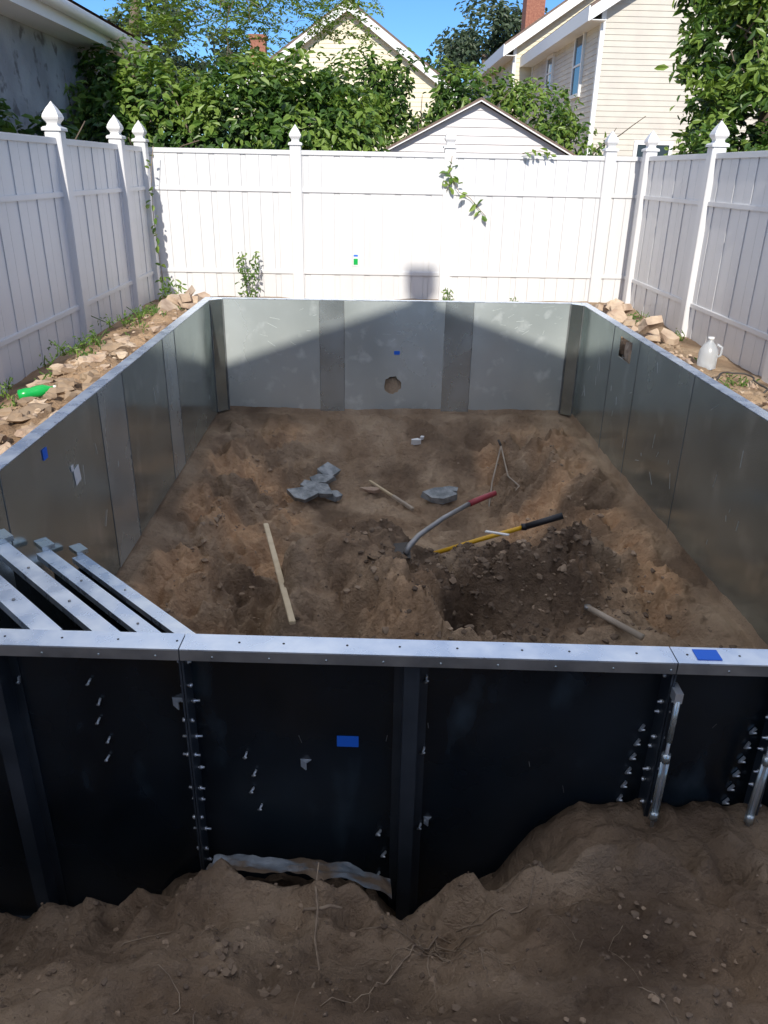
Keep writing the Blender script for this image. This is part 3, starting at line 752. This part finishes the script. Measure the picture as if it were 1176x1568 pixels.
for i in range(16):
    an=-.6+i/15*pi*1.05; x=2.68+.16*C(an)*(1+.2*S(i*1.3));yy=5.42+.2*S(an); pts.append((x,yy,zo(x,yy)+.02+.05*S(i/15*pi)))
mb.tube(pts,.007,'hose',8); mb.obj('cable')

# ------------------------------------------------------------------ things in the pit
def P(x,y,dz=0): return Vector((x,y,pit(x,y)+dz))
def rest(A,B,r):
    A=Vector(A);B=Vector(B); m=0
    for i in range(31):
        q=A.lerp(B,i/30); m=max(m,pit(q.x,q.y)+r-q.z)
    return Vector((0,0,m))
def rod(mb,A,B,w,h,k):
    A=Vector(A);B=Vector(B);d=(B-A);L=d.length;d.normalize()
    s=d.cross(Vector((0,0,1))).normalized();u=s.cross(d)
    mb.box((A+B)/2,(L,w,h),k,R=Matrix((d,s,u)).transposed(),bev=min(w,h)*.15)
mb=MB(); A=Vector((-.67,4.72,-.80)); B=Vector((-.36,3.30,-.74)); o=rest(A,B,.008); rod(mb,A+o*.55,B+o,.032,.02,'wood'); mb.obj('wood_stake')
mb=MB(); A=P(0.03,6.55,.03); B=P(.40,6.0,.03); o=rest(A,B,.005); rod(mb,A+o,B+o,.022,.02,'wood'); rod(mb,A.lerp(B,.55)+o,B+o,.03,.028,'greywood'); mb.obj('hammer_handle')
mb=MB(); A=P(.66,5.15,.04);B=P(.45,4.72,.04); o=rest(A,B,.012); A+=o;B+=o; rod(mb,A,B,.05,.02,'paper')
for i in range(5):
    a_=A.lerp(B,.15+.17*i)+Vector((0,0,.012)); rod(mb,a_,a_+Vector((-.02,-.045,.004)),.03,.006,'blackp')
mb.obj('spirit_level')
mb=MB(); a0=P(.40,4.24,.0); a1=P(1.16,4.14,.0); o=rest(a0,a1,.012); a0+=o;a1+=o; m=a0.lerp(a1,.72)
mb.tube([a0,a0.lerp(m,.5)+Vector((0,0,.004)),m],.014,'yellow',10); mb.tube([m,a1],[.019,.020],'blackp',10)
mb.tube([m-Vector((.02,0,0)),m+Vector((.01,0,0))],.021,'blackp',10)
mb.obj('yellow_handle_tool')
mb=MB()
z0=pit(.2,3.85)
pts=[(.22,3.83,-.60),(.245,3.86,-.565),(.30,3.93,-.535),(.45,4.10,-.505),(.62,4.26,-.48)]
dz=max(0,z0+.04-(-.60),max(pit(q[0],q[1])+.012-q[2] for q in pts[1:])); pts=[(q[0],q[1],q[2]+dz) for q in pts]
mb.tube(pts,[.017,.017,.016,.015,.015],'greym',10); mb.tube([pts[-1],(.70,4.31,-.465+dz),(.79,4.36,-.45+dz)],[.019,.019,.017],'red',10)
vs=[];fs=[];nu,nv=9,9
for i in range(nu):
    for j in range(nv):
        uu=i/(nu-1);vv=j/(nv-1)*2-1
        wd=.10*math.sqrt(max(0,1-(max(0,uu-.45)/.56)**2)); 
        vs.append(Vector((.25-.24*uu,3.83+vv*wd-.02*uu,-.600+dz-.02*uu+.03*vv*vv-.005)))
for i in range(nu-1):
    for j in range(nv-1): fs.append((i*nv+j,i*nv+j+1,(i+1)*nv+j+1,(i+1)*nv+j))
mb.add(vs,fs,'hose',True); mb.obj('shovel')
mb=MB(); A=P(1.17,3.50,.03);B=P(1.38,3.24,.02); o=rest(A,B,.012); mb.tube([A+o,B+o],[.016,.018],'greywood',10)
mb.lathe(A+o,[(.019,-.01),(.019,.01)],'greym',10); mb.obj('wooden_handle')
mb=MB(); rr=random.Random(3)
for i in range(4): 
    q=P(.94+rr.gauss(0,.03),4.24+rr.gauss(0,.02),.05); chunk(mb,q,.05,.035,.03,Matrix.Rotation(rr.uniform(0,6),3,'Z')@Matrix.Rotation(rr.gauss(0,.5),3,'X'),'paper',i,6)
q=P(.80,4.04,.04); rod(mb,q+Vector((-.10,.04,0)),q+Vector((.02,-.05,.02)),.02,.008,'paper')
mb.obj('paper_wrapper')
def RR(z,x,y=0): return Matrix.Rotation(z,3,'Z')@Matrix.Rotation(x,3,'X')@Matrix.Rotation(y,3,'Y')
mb=MB()
chunk(mb,P(-.36,6.62,.08),.12,.10,.06,RR(.5,.5),'slate',1,5); chunk(mb,P(-.56,6.22,.06),.16,.11,.06,RR(.1,.40),'slate',12,5); chunk(mb,P(-.42,6.33,.10),.18,.12,.05,RR(-.5,.45,.15),'slate',3,5)
chunk(mb,P(-.42,6.47,.09),.14,.09,.05,RR(.2,.5),'slate',5,5); chunk(mb,P(-.28,6.3,.05),.08,.07,.05,RR(1.2,.3),'slate',6,5)
mb.obj('broken_slate')
mb=MB(); chunk(mb,P(.62,6.2,.04),.18,.08,.07,RR(-.1,.25),'slate',21,6); chunk(mb,P(.75,6.3,.03),.08,.05,.04,RR(.4,.2),'slate',10,5); chunk(mb,P(.05,6.4,.03),.10,.05,.03,RR(0,.2),'rock',11,6); mb.obj('broken_slate')
mb=MB(); chunk(mb,P(.46,6.85,.04),.055,.035,.05,RR(.3,.2),'paper',3,5); chunk(mb,P(.52,6.92,.03),.03,.02,.03,RR(1,.2),'paper',8,5); mb.obj('white_stone')
mb=MB()
A=P(1.24,6.75,.07); mb.tube([A,P(1.14,6.5,.03),P(1.08,6.22,.02)],.008,'greywood',6); mb.tube([A,P(1.28,6.5,.03),P(1.33,6.22,.02)],.008,'greywood',6); mb.tube([A+Vector((-.02,.05,.04)),A],.012,'hose',6)
mb.tube([P(1.08,6.22,.02),P(1.2,6.2,.02),P(1.33,6.22,.02)],.007,'greywood',6)
mb.obj('bent_wire_stand')

# ------------------------------------------------------------------ foreground roots & sticks
def G(x,y,dz=0): return Vector((x,y-.04*x*sm(1,1.55,y),outside(x,y)+dz))
mb=MB(); mb.tube([(-.112,1.44,-.16),(-.118,1.40,-.20),G(-.110,1.34,.02),G(-.114,1.28,.006),G(-.098,1.2,.005),G(-.108,1.12,.005),G(-.094,1.08,.005),G(-.083,1.03,.004)],[.0015,.0025,.003,.003,.0028,.003,.0026,.002],'root',7)
q=G(-.10,1.35,.022)
mb.tube([q+Vector((-.045,0,-.004)),q,q+Vector((.02,.004,.004)),q+Vector((.05,0,.0))],[.004,.005,.005,.003],'root',7); mb.obj('dead_twig')
mb=MB(); rr=random.Random(17)
def root(x,y,ang,L,r,n=14,wig=.35):
    pts=[]
    for i in range(n):
        pts.append(G(x,y,r*.8+.004*abs(S(i*.9)))); ang+=rr.gauss(0,wig); x+=C(ang)*L/n; y+=S(ang)*L/n
        if y>1.43: y=1.43
    mb.tube(pts,[r*(1-.7*i/n) for i in range(n)],'root',5)
for i in range(18): root(.18+rr.gauss(0,.03),1.34+rr.gauss(0,.02),rr.uniform(-2.6,-.3),rr.uniform(.12,.38),rr.uniform(.0008,.002))
root(.2,1.38,-1.9,.5,.003,18,.15); root(.24,1.38,-.3,.3,.0025); 
for i in range(16): root(rr.uniform(-.9,1.0),rr.uniform(.9,1.35),rr.uniform(-3,3),rr.uniform(.08,.25),rr.uniform(.0006,.0014))
mb.obj('exposed_roots')

# ------------------------------------------------------------------ sun, sky, camera
el=math.radians(33); az=math.radians(3)
tr=Vector((S(az)*C(el),C(az)*C(el),-S(el)))
sd=bpy.data.lights.new('sun','SUN'); sd.energy=4.6; sd.angle=math.radians(.53); sd.color=(1,.94,.84)
so=bpy.data.objects.new('sun',sd); so.rotation_euler=tr.to_track_quat('-Z','Y').to_euler(); so.location=(0,-5,12); col.objects.link(so)
w=bpy.data.worlds.new('World'); scene.world=w; w.use_nodes=True; nt=w.node_tree; nt.nodes.clear()
N=nt.nodes.new; L=nt.links.new
bg=N('ShaderNodeBackground'); wo=N('ShaderNodeOutputWorld'); sk=N('ShaderNodeTexSky')
sk.sky_type='NISHITA'; sk.sun_disc=False; sk.sun_elevation=el; sk.sun_rotation=math.radians(183); sk.air_density=1.0; sk.dust_density=.1; sk.ozone_density=3.0
tint=N('ShaderNodeMix'); tint.data_type='RGBA'; tint.blend_type='MULTIPLY'; tint.inputs[0].default_value=1; tint.inputs[7].default_value=(.42,.68,1.0,1); L(sk.outputs[0],tint.inputs[6])
# bright cloud sheet added above the view to lift the shaded areas
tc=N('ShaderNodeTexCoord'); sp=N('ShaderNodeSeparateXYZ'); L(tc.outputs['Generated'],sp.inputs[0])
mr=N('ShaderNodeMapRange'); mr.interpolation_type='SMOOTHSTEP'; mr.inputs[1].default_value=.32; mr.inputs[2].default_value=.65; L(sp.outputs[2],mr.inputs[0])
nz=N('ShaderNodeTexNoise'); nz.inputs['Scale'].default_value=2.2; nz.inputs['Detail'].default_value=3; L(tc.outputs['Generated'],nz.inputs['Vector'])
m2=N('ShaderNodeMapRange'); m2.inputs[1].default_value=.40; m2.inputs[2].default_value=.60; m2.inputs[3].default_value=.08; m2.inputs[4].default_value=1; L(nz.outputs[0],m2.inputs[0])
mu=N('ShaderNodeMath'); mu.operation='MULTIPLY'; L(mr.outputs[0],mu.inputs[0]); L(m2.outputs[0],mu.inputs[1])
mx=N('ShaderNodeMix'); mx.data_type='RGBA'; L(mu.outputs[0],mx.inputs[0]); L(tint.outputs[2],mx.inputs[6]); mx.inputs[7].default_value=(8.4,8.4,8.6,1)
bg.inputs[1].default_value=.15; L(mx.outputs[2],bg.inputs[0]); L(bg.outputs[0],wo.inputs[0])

F0=1184.0;pp=math.radians(23.8);aa=math.radians(1.46)
R0=Vector((1,0,0));Fv=Vector((0,C(pp),-S(pp)));U=Vector((0,S(pp),C(pp)))
right=(R0+U*.019).normalized(); up=(U-R0*.019).normalized()
Rz=Matrix.Rotation(-aa,3,'Z'); right=Rz@right;up=Rz@up;Fv=Rz@Fv
mw=Matrix((right,up,-Fv)).transposed().to_4x4(); mw.translation=(0,0,1.45)
cd=bpy.data.cameras.new('camera'); cd.sensor_fit='HORIZONTAL'; cd.sensor_width=36; cd.lens=36*F0/1176; cd.clip_start=.05; cd.clip_end=2000
co=bpy.data.objects.new('camera',cd); col.objects.link(co); co.matrix_world=mw; scene.camera=co
scene.view_settings.view_transform='Standard'; scene.view_settings.look='None'; scene.view_settings.exposure=0
